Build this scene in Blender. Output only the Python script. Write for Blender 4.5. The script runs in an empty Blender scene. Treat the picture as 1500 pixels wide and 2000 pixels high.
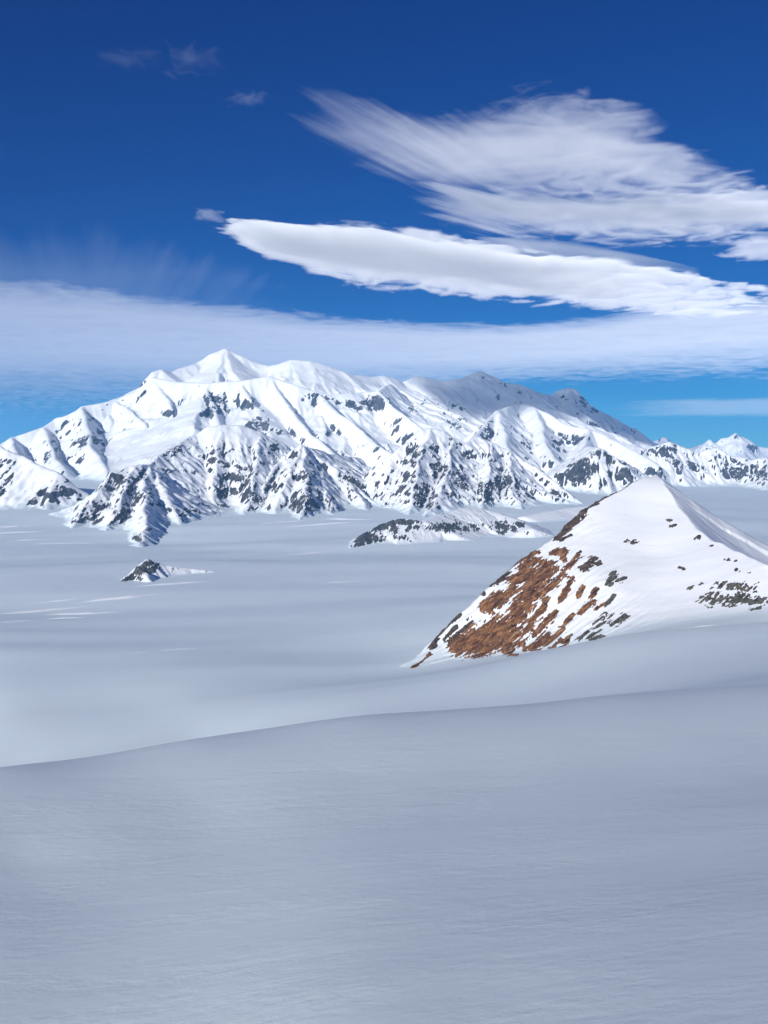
import bpy, math
import numpy as np
from mathutils import Vector

# ------------------------------------------------------------------ camera, sky, sun, exposure
SC = bpy.context.scene
COL = SC.collection
HC = 900.0                      # camera height above the glacier plain, metres
FPX = 2060.0                    # focal length in pixels of the 1500 x 2000 photograph
PITCH = math.radians(3.33)      # looking slightly down
cam_d = bpy.data.cameras.new('camera')
cam_d.sensor_fit = 'HORIZONTAL'
cam_d.sensor_width = 36.0
cam_d.lens = 36.0 * FPX / 1500.0
cam_d.clip_start = 1.0
cam_d.clip_end = 600000.0
cam = bpy.data.objects.new('camera', cam_d)
cam.location = (0, 0, HC)
cam.rotation_euler = (math.pi / 2 - PITCH, 0, 0)
COL.objects.link(cam)
SC.camera = cam

SUN_EL = math.radians(20.0)
SUN_AZ = math.radians(32.0)     # measured from straight behind the camera towards its left
sun_to = Vector((-math.sin(SUN_AZ) * math.cos(SUN_EL), -math.cos(SUN_AZ) * math.cos(SUN_EL), math.sin(SUN_EL)))
world = bpy.data.worlds.new('World')
SC.world = world
world.use_nodes = True
wn = world.node_tree.nodes
wl = world.node_tree.links
sky = wn.new('ShaderNodeTexSky')
sky.sky_type = 'NISHITA'
sky.sun_disc = False
sky.sun_elevation = SUN_EL
sky.sun_rotation = math.atan2(sun_to.x, sun_to.y)
sky.altitude = 6000.0
sky.air_density = 1.0
sky.dust_density = 0.0
sky.ozone_density = 10.0
wn['Background'].inputs['Strength'].default_value = 0.05
# the deep, polarised blue of the high air: one grade for the whole sky
sep = wn.new('ShaderNodeSeparateColor')
com = wn.new('ShaderNodeCombineColor')
wl.new(sky.outputs['Color'], sep.inputs['Color'])
for ch, (gam, mul) in enumerate([(1.8, 0.48), (1.42, 0.84), (0.92, 1.5)]):
    pw = wn.new('ShaderNodeMath')
    pw.operation = 'POWER'
    pw.inputs[1].default_value = gam
    ml = wn.new('ShaderNodeMath')
    ml.operation = 'MULTIPLY'
    ml.inputs[1].default_value = mul
    wl.new(sep.outputs[ch], pw.inputs[0])
    wl.new(pw.outputs[0], ml.inputs[0])
    wl.new(ml.outputs[0], com.inputs[ch])
wl.new(com.outputs['Color'], wn['Background'].inputs['Color'])

sun_d = bpy.data.lights.new('sun', 'SUN')
sun_d.energy = 5.0
sun_d.angle = math.radians(0.5)
sun_d.color = (1.0, 0.98, 0.95)
sun = bpy.data.objects.new('sun', sun_d)
sun.rotation_euler = sun_to.to_track_quat('Z', 'Y').to_euler()
sun.location = (-3000, -3000, 6000)
COL.objects.link(sun)

SC.view_settings.view_transform = 'Standard'
SC.view_settings.look = 'None'
SC.view_settings.gamma = 1.0
SC.view_settings.exposure = 0.08
SC.view_settings.use_curve_mapping = False
SC.render.engine = 'CYCLES'
cy = SC.cycles
cy.use_denoising = True
cy.max_bounces = 8
cy.diffuse_bounces = 2
cy.transparent_max_bounces = 24
cy.volume_bounces = 5
cy.use_adaptive_sampling = True
cy.adaptive_threshold = 0.015

# ------------------------------------------------------------------ pixel -> world helpers
CP, SP = math.cos(PITCH), math.sin(PITCH)


def ray(px, py):
    u = (px - 750.0) / FPX
    v = (1000.0 - py) / FPX
    return u, CP + SP * v, -SP + CP * v


def P(px, py, Y):
    """world point that the photograph shows at (px, py), Y metres ahead of the camera"""
    u, fy, fz = ray(px, py)
    k = Y / fy
    return (u * k, Y, HC + fz * k)


def at_height(px, py, z):
    u, fy, fz = ray(px, py)
    k = (z - HC) / fz
    return (u * k, fy * k, z)


# ------------------------------------------------------------------ noise
def _hash(ix, iy, seed):
    h = (ix.astype(np.int64) * 374761393 + iy.astype(np.int64) * 668265263 + seed * 974634777) & 0xFFFFFFFF
    h = ((h ^ (h >> 13)) * 1274126177) & 0xFFFFFFFF
    h = ((h ^ (h >> 15)) * 2246822519) & 0xFFFFFFFF
    return (h ^ (h >> 16)) & 0xFFFF


_ANG = np.arange(65536) * (2 * math.pi / 65536)
_GX, _GY = np.cos(_ANG), np.sin(_ANG)


def gnoise(x, y, seed=0):
    x, y = np.broadcast_arrays(x, y)
    ix, iy = np.floor(x), np.floor(y)
    fx, fy = x - ix, y - iy
    ux = fx * fx * fx * (fx * (fx * 6 - 15) + 10)
    uy = fy * fy * fy * (fy * (fy * 6 - 15) + 10)
    ix = ix.astype(np.int64)
    iy = iy.astype(np.int64)

    def g(ox, oy):
        h = _hash(ix + ox, iy + oy, seed)
        return _GX[h] * (fx - ox) + _GY[h] * (fy - oy)
    a = g(0, 0) * (1 - ux) + g(1, 0) * ux
    b = g(0, 1) * (1 - ux) + g(1, 1) * ux
    return (a * (1 - uy) + b * uy) * 1.5


def fbm(x, y, octaves=5, seed=0, gain=0.5):
    out, amp, f = 0.0, 1.0, 1.0
    for k in range(octaves):
        out = out + amp * gnoise(x * f + 13.7 * k, y * f - 7.3 * k, seed + k)
        amp *= gain
        f *= 2.03
    return out


def ridged(x, y, octaves=4, seed=0, gain=0.5):
    out, amp, f, w = 0.0, 1.0, 1.0, 1.0
    for k in range(octaves):
        n = 1 - np.abs(gnoise(x * f + 5.1 * k, y * f + 9.2 * k, seed + k)) * 1.4
        n = n * n
        out = out + amp * n * w
        w = np.clip(n * 1.6, 0, 1)
        amp *= gain
        f *= 2.07
    return out


def sstep(a, b, x):
    t = np.clip((x - a) / (b - a), 0, 1)
    return t * t * (3 - 2 * t)


def softpos(h, k):
    return np.where(h > 12 * k, h, k * np.log1p(np.exp(np.minimum(h, 12 * k) / k)))


def blur(z, n=1):
    for _ in range(n):
        p = np.pad(z, 1, mode='edge')
        z = (p[:-2, 1:-1] + p[2:, 1:-1] + p[1:-1, :-2] + p[1:-1, 2:] + 4 * p[1:-1, 1:-1]) / 8
    return z


# ------------------------------------------------------------------ mesh helpers
def tag(o, label=None, cat=None, kind=None, group=None):
    if label:
        o['label'] = label
    if cat:
        o['category'] = cat
    if kind:
        o['kind'] = kind
    if group:
        o['group'] = group
    return o


def mesh_from(name, verts, quads, mat, parent=None, smooth=True, attrs=None):
    me = bpy.data.meshes.new(name)
    nv, nq = len(verts), len(quads)
    me.vertices.add(nv)
    me.vertices.foreach_set('co', np.ascontiguousarray(verts, dtype=np.float32).ravel())
    me.loops.add(nq * 4)
    me.loops.foreach_set('vertex_index', np.ascontiguousarray(quads, dtype=np.int32).ravel())
    me.polygons.add(nq)
    me.polygons.foreach_set('loop_start', np.arange(0, nq * 4, 4, dtype=np.int32))
    me.polygons.foreach_set('use_smooth', np.full(nq, smooth, dtype=bool))
    for k, v in (attrs or {}).items():
        a = me.attributes.new(k, 'FLOAT', 'POINT')
        a.data.foreach_set('value', np.ascontiguousarray(v, dtype=np.float32).ravel())
    me.update(calc_edges=True)
    me.materials.append(mat)
    o = bpy.data.objects.new(name, me)
    COL.objects.link(o)
    o.parent = parent
    return o


def grid_quads(ny, nx):
    i = np.arange(ny * nx).reshape(ny, nx)
    return np.stack([i[:-1, :-1], i[:-1, 1:], i[1:, 1:], i[1:, :-1]], -1).reshape(-1, 4)


class Land:
    """a height field on a rectangular plan"""

    def __init__(s, x0, x1, nx, y0, y1, ny):
        s.xs = np.linspace(x0, x1, nx)
        s.ys = np.linspace(y0, y1, ny)
        s.X, s.Y = np.meshgrid(s.xs, s.ys)
        s.dx, s.dy = s.xs[1] - s.xs[0], s.ys[1] - s.ys[0]
        s.Z = np.zeros_like(s.X)

    def sample(s, x, y, A=None):
        A = s.Z if A is None else A
        fx = np.clip((x - s.xs[0]) / s.dx, 0, len(s.xs) - 1.001)
        fy = np.clip((y - s.ys[0]) / s.dy, 0, len(s.ys) - 1.001)
        i, j = fx.astype(int), fy.astype(int)
        a, b = fx - i, fy - j
        return (A[j, i] * (1 - a) + A[j, i + 1] * a) * (1 - b) + (A[j + 1, i] * (1 - a) + A[j + 1, i + 1] * a) * b

    def hit(s, px, py):
        """where the sight line through a pixel meets this land"""
        u, fy, fz = ray(px, py)
        yy = np.linspace(s.ys[0], s.ys[-1], 1500)
        k = yy / fy
        x, z = u * k, HC + fz * k
        below = s.sample(x, yy) >= z
        n = int(np.argmax(below)) if below.any() else int(np.argmin(z - s.sample(x, yy)))
        return x[n], yy[n], float(s.sample(x[n:n + 1], yy[n:n + 1])[0])

    def slope(s, Z=None):
        Z = s.Z if Z is None else Z
        gy, gx = np.gradient(Z, s.dy, s.dx)
        return np.hypot(gx, gy), gx, gy

    def build(s, name, mat, parent=None, attrs=None):
        v = np.stack([s.X, s.Y, s.Z], -1).reshape(-1, 3)
        return mesh_from(name, v, grid_quads(*s.Z.shape), mat, parent, True, attrs)

    def rocks(s, name, field, rise, mat, parent, rough=None, sel=None, kind=None):
        """bedrock standing through the snow wherever FIELD > 0; it dives under the snow at its rim"""
        top = s.Z + rise * np.clip(field, -0.25, 0.7)
        if rough is not None:
            top = top + rough * sstep(-0.1, 0.25, field)
        keep = field > -0.25
        if sel is not None:
            keep &= sel
        ny, nx = s.Z.shape
        kq = keep[:-1, :-1] | keep[:-1, 1:] | keep[1:, 1:] | keep[1:, :-1]
        # leave out what lies wholly under the snow
        up = field > 0
        if sel is not None:
            up &= sel
        uq = up[:-1, :-1] | up[:-1, 1:] | up[1:, 1:] | up[1:, :-1]
        p = np.pad(uq, 1)
        uq = p[:-2, 1:-1] | p[2:, 1:-1] | p[1:-1, :-2] | p[1:-1, 2:] | uq
        kq &= uq
        q = grid_quads(ny, nx)[kq.ravel()]
        if len(q) < 3:
            return None
        used, inv = np.unique(q.ravel(), return_inverse=True)
        v = np.stack([s.X, s.Y, top], -1).reshape(-1, 3)[used]
        o = mesh_from(name, v, inv.reshape(-1, 4), mat, parent, False)
        if kind:
            o['kind'] = kind
        return o


def ridge_field(X, Y, ridges):
    """height of a set of ridges that fall away to both sides. ridge = (points, near slope, far slope, length, roundness)"""
    H = np.full(X.shape, -1e9)
    S = np.zeros_like(X)
    D = np.zeros_like(X)
    for n, rdg in enumerate(ridges):
        pts, sn, sf, L, rnd = rdg[:5]
        run = rdg[5] if len(rdg) > 5 else 0.9
        s0 = n * 7919.0
        for a, b in zip(pts[:-1], pts[1:]):
            ex, ey = b[0] - a[0], b[1] - a[1]
            l2 = ex * ex + ey * ey + 1e-6
            t0 = ((X - a[0]) * ex + (Y - a[1]) * ey) / l2
            t = np.clip(t0, 0, 1)
            over = np.abs(t0 - t) * math.sqrt(l2)
            d = np.hypot(X - a[0] - t * ex, Y - a[1] - t * ey)
            dd = np.sqrt(d * d + rnd * rnd) - rnd
            h = a[2] + t * (b[2] - a[2]) - (sf * dd + (sn - sf) * L * (1 - np.exp(-dd / L))) - run * over
            m = h > H
            H = np.where(m, h, H)
            S = np.where(m, s0 + t * math.sqrt(l2), S)
            D = np.where(m, d, D)
            s0 += math.sqrt(l2)
    return H, S, D


def erode(land, drops, steps, seed, strength=0.5, settle=0.35):
    """rain drops run down the land, cut gullies and drop what they carry"""
    rng = np.random.default_rng(seed)
    Z = land.Z.copy()
    ny, nx = Z.shape
    cell = 0.5 * (land.dx + land.dy)
    batch = 40000
    for start in range(0, drops, batch):
        n = min(batch, drops - start)
        x = rng.uniform(1, nx - 2.01, n)
        y = rng.uniform(1, ny - 2.01, n)
        vx = np.zeros(n)
        vy = np.zeros(n)
        load = np.zeros(n)
        water = np.ones(n)
        for _ in range(steps):
            i, j = x.astype(int), y.astype(int)
            a, b = x - i, y - j
            z00, z10, z01, z11 = Z[j, i], Z[j, i + 1], Z[j + 1, i], Z[j + 1, i + 1]
            h = (z00 * (1 - a) + z10 * a) * (1 - b) + (z01 * (1 - a) + z11 * a) * b
            gx = ((z10 - z00) * (1 - b) + (z11 - z01) * b) / land.dx
            gy = ((z01 - z00) * (1 - a) + (z11 - z10) * a) / land.dy
            vx = 0.35 * vx - gx
            vy = 0.35 * vy - gy
            l = np.hypot(vx, vy) + 1e-9
            ux, uy = vx / l, vy / l
            nxp = np.clip(x + ux * cell / land.dx, 1, nx - 2.01)
            nyp = np.clip(y + uy * cell / land.dy, 1, ny - 2.01)
            i2, j2 = nxp.astype(int), nyp.astype(int)
            a2, b2 = nxp - i2, nyp - j2
            h2 = (Z[j2, i2] * (1 - a2) + Z[j2, i2 + 1] * a2) * (1 - b2) + (Z[j2 + 1, i2] * (1 - a2) + Z[j2 + 1, i2 + 1] * a2) * b2
            dh = h - h2
            cap = np.maximum(dh, 0) * water * 3.0
            up = dh < 0
            dep = np.where(up, np.minimum(load, -dh), np.where(load > cap, (load - cap) * settle, 0))
            ero = np.where((~up) & (load <= cap), np.minimum((cap - load) * 0.12 * strength, dh * 0.5), 0)
            load = load - dep + ero
            dz = dep - ero
            idx = j * nx + i
            acc = (np.bincount(idx, dz * (1 - a) * (1 - b), ny * nx) + np.bincount(idx + 1, dz * a * (1 - b), ny * nx)
                   + np.bincount(idx + nx, dz * (1 - a) * b, ny * nx) + np.bincount(idx + nx + 1, dz * a * b, ny * nx))
            Z += np.clip(acc.reshape(ny, nx), -cell * 0.06, cell * 0.06)
            water *= 0.985
            x, y = nxp, nyp
    land.Z = Z


# ------------------------------------------------------------------ materials
def nodes_of(name):
    m = bpy.data.materials.new(name)
    m.use_nodes = True
    nt = m.node_tree
    nt.nodes.clear()
    out = nt.nodes.new('ShaderNodeOutputMaterial')

    def N(t, **kw):
        n = nt.nodes.new(t)
        for k, v in kw.items():
            if k in n.inputs.keys():
                n.inputs[k].default_value = v
            else:
                setattr(n, k, v)
        return n
    return m, nt, out, N, nt.links.new


def ramp(N, stops):
    r = N('ShaderNodeValToRGB')
    e = r.color_ramp.elements
    while len(e) < len(stops):
        e.new(0.5)
    for el, (p, c) in zip(e, stops):
        el.position = p
        el.color = c if len(c) == 4 else (*c, 1)
    return r


def snow_mat(name, bumps, color=(0.86, 0.88, 0.895), rough=0.65, patchy=False):
    """bumps: list of (x scale, y scale, z scale, height in metres, detail)"""
    m, nt, out, N, L = nodes_of(name)
    tc = N('ShaderNodeTexCoord')
    b = N('ShaderNodeBsdfPrincipled', Roughness=rough)
    b.inputs['Specular IOR Level'].default_value = 0.25
    tone = N('ShaderNodeTexNoise', Scale=0.004, Detail=6.0, Roughness=0.6)
    L(tc.outputs['Object'], tone.inputs['Vector'])
    r = ramp(N, [(0.3, tuple(c * 0.955 for c in color)), (0.7, color)])
    L(tone.outputs['Fac'], r.inputs['Fac'])
    if patchy:
        L(r.outputs['Color'], b.inputs['Base Color'])
    else:                                       # packed firn at the foot, fresh snow further up
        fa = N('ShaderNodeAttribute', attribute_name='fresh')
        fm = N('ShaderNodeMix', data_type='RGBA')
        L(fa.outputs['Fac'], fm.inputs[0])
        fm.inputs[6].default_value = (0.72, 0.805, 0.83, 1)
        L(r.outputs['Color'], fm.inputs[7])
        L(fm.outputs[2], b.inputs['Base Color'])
    prev = None
    if patchy:                                  # crusted and wind-swept patches
        pm = N('ShaderNodeMapping')
        pm.inputs['Scale'].default_value = (0.012, 0.03, 0.012)
        L(tc.outputs['Object'], pm.inputs['Vector'])
        pn = N('ShaderNodeTexNoise', Scale=1.0, Detail=3.0, Roughness=0.6, Distortion=0.8)
        L(pm.outputs['Vector'], pn.inputs['Vector'])
        pr = N('ShaderNodeMapRange')
        pr.inputs['From Min'].default_value = 0.36
        pr.inputs['From Max'].default_value = 0.66
        pr.inputs['To Min'].default_value = 0.25
        pr.inputs['To Max'].default_value = 1.1
        L(pn.outputs['Fac'], pr.inputs['Value'])
    for sx, sy, sz, h, det in bumps:
        mp = N('ShaderNodeMapping')
        mp.inputs['Scale'].default_value = (sx, sy, sz)
        L(tc.outputs['Object'], mp.inputs['Vector'])
        nz = N('ShaderNodeTexNoise', Scale=1.0, Detail=det, Roughness=0.55)
        L(mp.outputs['Vector'], nz.inputs['Vector'])
        bp = N('ShaderNodeBump', Strength=1.0, Distance=h)
        L(nz.outputs['Fac'], bp.inputs['Height'])
        if patchy:
            L(pr.outputs['Result'], bp.inputs['Strength'])
        if prev is not None:
            L(prev.outputs['Normal'], bp.inputs['Normal'])
        prev = bp
    if prev is not None:
        L(prev.outputs['Normal'], b.inputs['Normal'])
    L(b.outputs['BSDF'], out.inputs['Surface'])
    return m


def rock_mat(name, dark, mid, light, scale, snow_amt, bump, streak=(1, 1, 1), snow_scale=3.0, strata=None):
    """rock with snow caught on its flatter ledges"""
    m, nt, out, N, L = nodes_of(name)
    tc = N('ShaderNodeTexCoord')
    mp = N('ShaderNodeMapping')
    mp.inputs['Scale'].default_value = tuple(scale * q for q in streak)
    if strata is not None:                      # grain stretched along the beds, its dark stripes painted as crevice shade
        mp.vector_type = 'TEXTURE'
        mp.inputs['Rotation'].default_value = (0, 0, strata)
        mp.inputs['Scale'].default_value = (3.2 / scale, 0.55 / scale, 1.2 / scale)
    L(tc.outputs['Object'], mp.inputs['Vector'])
    nz = N('ShaderNodeTexNoise', Scale=1.0, Detail=9.0, Roughness=0.68, Distortion=0.4)
    L(mp.outputs['Vector'], nz.inputs['Vector'])
    r = ramp(N, [(0.36, dark), (0.5, mid), (0.66, light)])
    L(nz.outputs['Fac'], r.inputs['Fac'])
    b = N('ShaderNodeBsdfPrincipled', Roughness=0.9)
    b.inputs['Specular IOR Level'].default_value = 0.2
    geo = N('ShaderNodeNewGeometry')
    sx = N('ShaderNodeSeparateXYZ')
    L(geo.outputs['Normal'], sx.inputs['Vector'])
    n2 = N('ShaderNodeTexNoise', Scale=snow_scale, Detail=6.0, Roughness=0.7)
    L(mp.outputs['Vector'], n2.inputs['Vector'])
    ad = N('ShaderNodeMath', operation='MULTIPLY_ADD')
    L(n2.outputs['Fac'], ad.inputs[0])
    ad.inputs[1].default_value = 0.9
    L(sx.outputs['Z'], ad.inputs[2])
    mr = N('ShaderNodeMapRange')
    mr.inputs['From Min'].default_value = 1.30 - snow_amt
    mr.inputs['From Max'].default_value = 1.36 - snow_amt
    L(ad.outputs[0], mr.inputs['Value'])
    mx = N('ShaderNodeMix', data_type='RGBA')
    L(mr.outputs['Result'], mx.inputs[0])
    L(r.outputs['Color'], mx.inputs[6])
    mx.inputs[7].default_value = (0.84, 0.86, 0.89, 1)
    L(mx.outputs[2], b.inputs['Base Color'])
    bp = N('ShaderNodeBump', Strength=0.9, Distance=bump)
    L(nz.outputs['Fac'], bp.inputs['Height'])
    L(bp.outputs['Normal'], b.inputs['Normal'])
    L(b.outputs['BSDF'], out.inputs['Surface'])
    return m


FIRN = (0.75, 0.84, 0.87)
SNOW_FIELD = snow_mat('wind_packed_snow', color=FIRN, patchy=True, bumps=[
    (0.02, 0.05, 0.02, 0.5, 3.0),
    (0.13, 0.24, 0.13, 0.27, 4.0),
    (0.9, 1.4, 0.9, 0.06, 4.0)])
SNOW_HILL = snow_mat('hill_snow', [(0.006, 0.02, 0.03, 1.6, 5.0), (0.05, 0.2, 0.25, 0.35, 5.0)])
SNOW_FAR = snow_mat('mountain_snow', [(0.012, 0.012, 0.012, 6.0, 5.0)])
ROCK_FAR = rock_mat('massif_rock', (0.03, 0.034, 0.042), (0.07, 0.074, 0.084), (0.14, 0.14, 0.145), 0.008, 0.10, 20.0, (1, 1, 0.8))
ROCK_NEAR = rock_mat('foothill_rock', (0.022, 0.023, 0.027), (0.055, 0.055, 0.058), (0.12, 0.115, 0.11), 0.014, 0.10, 12.0, (1, 1, 0.8))
ROCK_LOW = rock_mat('low_ridge_rock', (0.03, 0.032, 0.033), (0.075, 0.076, 0.074), (0.12, 0.12, 0.115), 0.03, -0.25, 4.0)
ROCK_RUST = rock_mat('rust_brown_rock', (0.035, 0.017, 0.010), (0.17, 0.073, 0.028), (0.42, 0.215, 0.085), 0.04, -0.16, 7.0, (1, 1, 0.7), strata=0.68)
ROCK_BROWN = rock_mat('dark_brown_rock', (0.025, 0.018, 0.014), (0.075, 0.05, 0.034), (0.15, 0.105, 0.07), 0.035, -0.22, 5.0)
ROCK_OLIVE = rock_mat('olive_grey_rock', (0.028, 0.025, 0.019), (0.085, 0.076, 0.055), (0.16, 0.14, 0.105), 0.05, -0.16, 4.0)

# ------------------------------------------------------------------ the snowfield (ground)
GX = 420.0 * np.sinh(np.linspace(-math.asinh(60000 / 420.0), math.asinh(60000 / 420.0), 430))
GY = np.concatenate([np.geomspace(40, 1500, 130)[:-1], np.linspace(1500, 14500, 340)[:-1], np.geomspace(14500, 95000, 40)])
gX, gY = np.meshgrid(GX, GY)

ctrl = []
for px, crest_py, dc, beyond in [
    # pixel column, row and distance of the near slope's brow, then what shows beyond it
    (-400, 1570, 620, [(2700, 1568)]), (0, 1505, 690, [(3050, 1500)]), (375, 1450, 770, [(3250, 1446)]), (700, 1402, 840, [(3100, 1399)]),
    (950, 1386, 860, [(2900, 1378), (3800, 1310)]), (1200, 1363, 900, [(2600, 1346), (3700, 1262)]),
    (1500, 1341, 940, [(1800, 1325), (2600, 1300), (4000, 1212)]), (1900, 1310, 1000, [(1800, 1295), (2600, 1265), (4000, 1190)]),
]:
    tx, ty, zc = P(px, crest_py, dc)
    sl = (HC - zc) / dc
    for d in (60, 130, 260, 420, 0.72 * dc):
        ctrl.append(((px - 750) / FPX * d, d, zc + 0.13 * (dc - d) - (0.013 * dc if d > 400 else 0.008 * dc)))
    ctrl.append((tx, ty, zc))
    ctrl.append(((px - 750) / FPX * dc * 1.35, dc * 1.35, zc - sl * dc * 0.35 - (12 if px < 1000 else 4)))
    for d, py in beyond:
        ctrl.append(P(px, py, d))
flat = []
for px in (-500, 0, 375, 750):
    for d in (3700 if px < 700 else 4500, 5600, 8000, 12000, 20000, 45000, 95000):
        flat.append(((px - 750) / FPX * d, d, 0.0))
for px in (1100, 1500, 1900):
    for d in (6800, 8500, 12000, 20000, 45000, 95000):
        flat.append(((px - 750) / FPX * d, d, 0.0))
C = np.array(ctrl + flat)


def warp_uv(x, y):
    return np.clip(x / np.maximum(y, 1), -0.75, 0.75) * 2.2, np.log(np.maximum(y, 40))


def tps_fit(u, v, z, lam=1e-3):
    r2 = (u[:, None] - u) ** 2 + (v[:, None] - v) ** 2
    K = 0.5 * r2 * np.log(r2 + 1e-12) + lam * np.eye(len(u))
    Q = np.stack([np.ones_like(u), u, v], 1)
    A = np.block([[K, Q], [Q.T, np.zeros((3, 3))]])
    return np.linalg.solve(A, np.concatenate([z, np.zeros(3)])), u, v


def tps_eval(fit, U, V):
    w, u, v = fit
    out = w[-3] + w[-2] * U + w[-1] * V
    for k in range(len(u)):
        r2 = (U - u[k]) ** 2 + (V - v[k]) ** 2
        out = out + w[k] * 0.5 * r2 * np.log(r2 + 1e-12)
    return out


cu, cv = warp_uv(C[:, 0], C[:, 1])
# interpolate the angle below the camera, which is smooth over all distances
g_fit = tps_fit(cu, cv, (C[:, 2] - HC) / C[:, 1])


def rise_z(x, y):
    """the ice rises towards the mountains, less so at the right"""
    k = 0.046 - 0.026 * sstep(1500, 6000, x)
    start = 9600.0 - 900.0 * sstep(-3500, 500, x)
    return k * 9000 * np.log1p(np.exp(np.clip((np.minimum(y, 24000) - start) / 700, -30, 30))) * 700 / 9000


def ground_z(x, y, detail=True):
    u, v = warp_uv(x, y)
    z = HC + tps_eval(g_fit, u, v) * np.maximum(y, 40)
    z = np.where(y > 5000, z * (1 - sstep(5200, 8000, y) * sstep(900, -200, x - 0.02 * y)), z)
    z = np.where(y > 9000, z * (1 - sstep(9000, 14000, y)), z) + rise_z(x, y)
    if detail:
        far = sstep(1500, 4200, y)
        wx = x + 500 * gnoise(x / 2600, y / 2600, 3)
        wy = y + 350 * gnoise(x / 3000 + 9, y / 2100, 4) - 0.18 * x
        far = far * (1 - 0.6 * sstep(9000, 14000, y))
        z = z + far * (58.0 * gnoise(wx / 3400, wy / 1450, 11) + 11.0 * gnoise(wx / 1500, wy / 520, 12))
        z = z + far * 0.8 * gnoise(wx / 700, wy / 170, 13)
        near = sstep(60, 300, y) * (1 - far)
        z = z + near * (0.9 * gnoise(x / 260, y / 120 - 0.1 * x / 120, 15) + 0.22 * gnoise(x / 70, y / 28, 16))
    return z


gZ = ground_z(gX, gY)
snowfield = mesh_from('snowfield', np.stack([gX, gY, gZ], -1).reshape(-1, 3), grid_quads(*gX.shape), SNOW_FIELD)
tag(snowfield, 'wide grey-white glacier snowfield spreading from the near slope to the mountains', 'snowfield', 'structure')


# ------------------------------------------------------------------ mountains
def chips(land, l1, l2, tilt, seed):
    """broken diagonal strata noise, long axis tilted in elevation"""
    c, s = math.cos(tilt), math.sin(tilt)
    X = land.X + 0.25 * land.Y
    q1 = X * c + land.Z * s
    q2 = -X * s + land.Z * c
    return 0.70 * fbm(q1 / l1, q2 / l2, 4, seed, 0.72) + 0.6 * fbm(q1 / (l1 * 4), q2 / (l2 * 5), 2, seed + 5)


def zones(land, spots):
    w = np.zeros_like(land.Z)
    for px, py, rx, rz, a in spots:
        x, y, z = land.hit(px, py)
        k = y / FPX
        q = ((land.X - x) / (rx * k)) ** 2 + ((land.Z - z) / (rz * k)) ** 2 + ((land.Y - y) / (max(rx, rz) * k * 4)) ** 2
        w = np.where(a > 0, np.maximum(w, a * np.exp(-q)), w + a * np.exp(-q))
    return w


def mountain(name, label, box, ridges, seed, apron=40.0, warp=120.0, warp_l=900.0, gul=(260.0, 0.16), rough=30.0,
             drops=60000, spots=(), rock=None, rock_bias=-0.5, rise=30.0, chip=(260.0, 90.0, 0.7), snow=None, smooth_spots=(),
             floor=-14.0, cat='mountain', parts=True, slope_w=0.9, octs=3, on_ice=False):
    x0, x1, nx, y0, y1, ny = box
    land = Land(x0, x1, nx, y0, y1, ny)
    X, Y = land.X, land.Y
    wx = X + warp * fbm(X / warp_l, Y / warp_l, 4, seed + 40)
    wy = Y + warp * fbm(X / warp_l + 31, Y / warp_l, 4, seed + 50)
    H, S, D = ridge_field(wx, wy, ridges)
    calm = np.ones_like(H)
    land.Z = H
    if smooth_spots:
        calm = 1 - np.clip(zones(land, smooth_spots), 0, 1)
    lam, ga = gul
    g = ridged(S / lam + 0.25 * gnoise(X / lam / 2, Y / lam / 2, seed + 61), D / (lam * 5) + 3.3, 4, seed + 60, 0.45)
    H = H - ga * lam * (1.25 - (g * calm + 0.75 * (1 - calm))) * sstep(0, lam * 1.2, D)
    edge = np.minimum(np.minimum(X - x0, x1 - X) / (x1 - x0), np.minimum(Y - y0, y1 - Y) / (y1 - y0))
    H = H - 4000 * sstep(0.05, 0.0, edge) ** 2
    sl = land.slope(blur(H, 4))[0]
    H = H + rough * calm * sstep(0.2, 0.8, sl) * (ridged(X / (lam * 1.1), Y / (lam * 1.1), octs, seed + 70, 0.42) - 0.85)
    coarse = Land(x0, x1, nx // 4, y0, y1, ny // 4)
    coarse.Z = ground_z(coarse.X, coarse.Y)
    G0 = coarse.sample(X, Y)
    if on_ice:
        H = H + G0 - rise_z(X, Y)
    land.Z = G0 + softpos(H - G0, apron) + floor
    if drops:
        before = land.Z.copy()
        erode(land, drops, 45, seed)
        land.Z = before + (land.Z - before) * calm
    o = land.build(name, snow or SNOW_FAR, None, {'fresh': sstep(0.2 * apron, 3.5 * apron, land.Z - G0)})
    tag(o, label, cat, 'structure')
    if rock is not None:
        sl = land.slope(land.Z)[0]
        f = slope_w * (sl - 0.85) + 0.75 * chips(land, *chip, seed + 80) + rock_bias + zones(land, spots)
        f = f - 1.5 * (1 - calm)
        f = np.where(land.Z < G0 + floor + apron * 1.3, -1, f)
        crag = ridged(X / 90, Y / 90, 3, seed + 90) * rise * 0.35
        land.rocks('rock_face', f, rise, rock, o, crag - rise * 0.3, kind='stuff' if parts else None)
    return land, o


def on_ground(px, py):
    u, fy, fz = ray(px, py)
    yy = np.linspace(3500, 30000, 6000)
    k = yy / fy
    n = int(np.argmax(rise_z(u * k, yy) >= HC + fz * k))
    return yy[n]


def SPUR(Y0, *pts):
    """a spur that runs from its crest, Y0 ahead of the camera, down to the ice"""
    Y1 = on_ground(*pts[-1])
    p0, p1 = pts[0][1], pts[-1][1]
    out = []
    for px, py in pts:
        t = (py - p0) / (p1 - p0)
        out.append(P(px, py, Y0 + (Y1 - Y0) * t ** 0.9))
    out[-1] = (out[-1][0], out[-1][1], out[-1][2] - 30)
    return out


def PL(*pts):
    return [P(*p) for p in pts]


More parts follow.
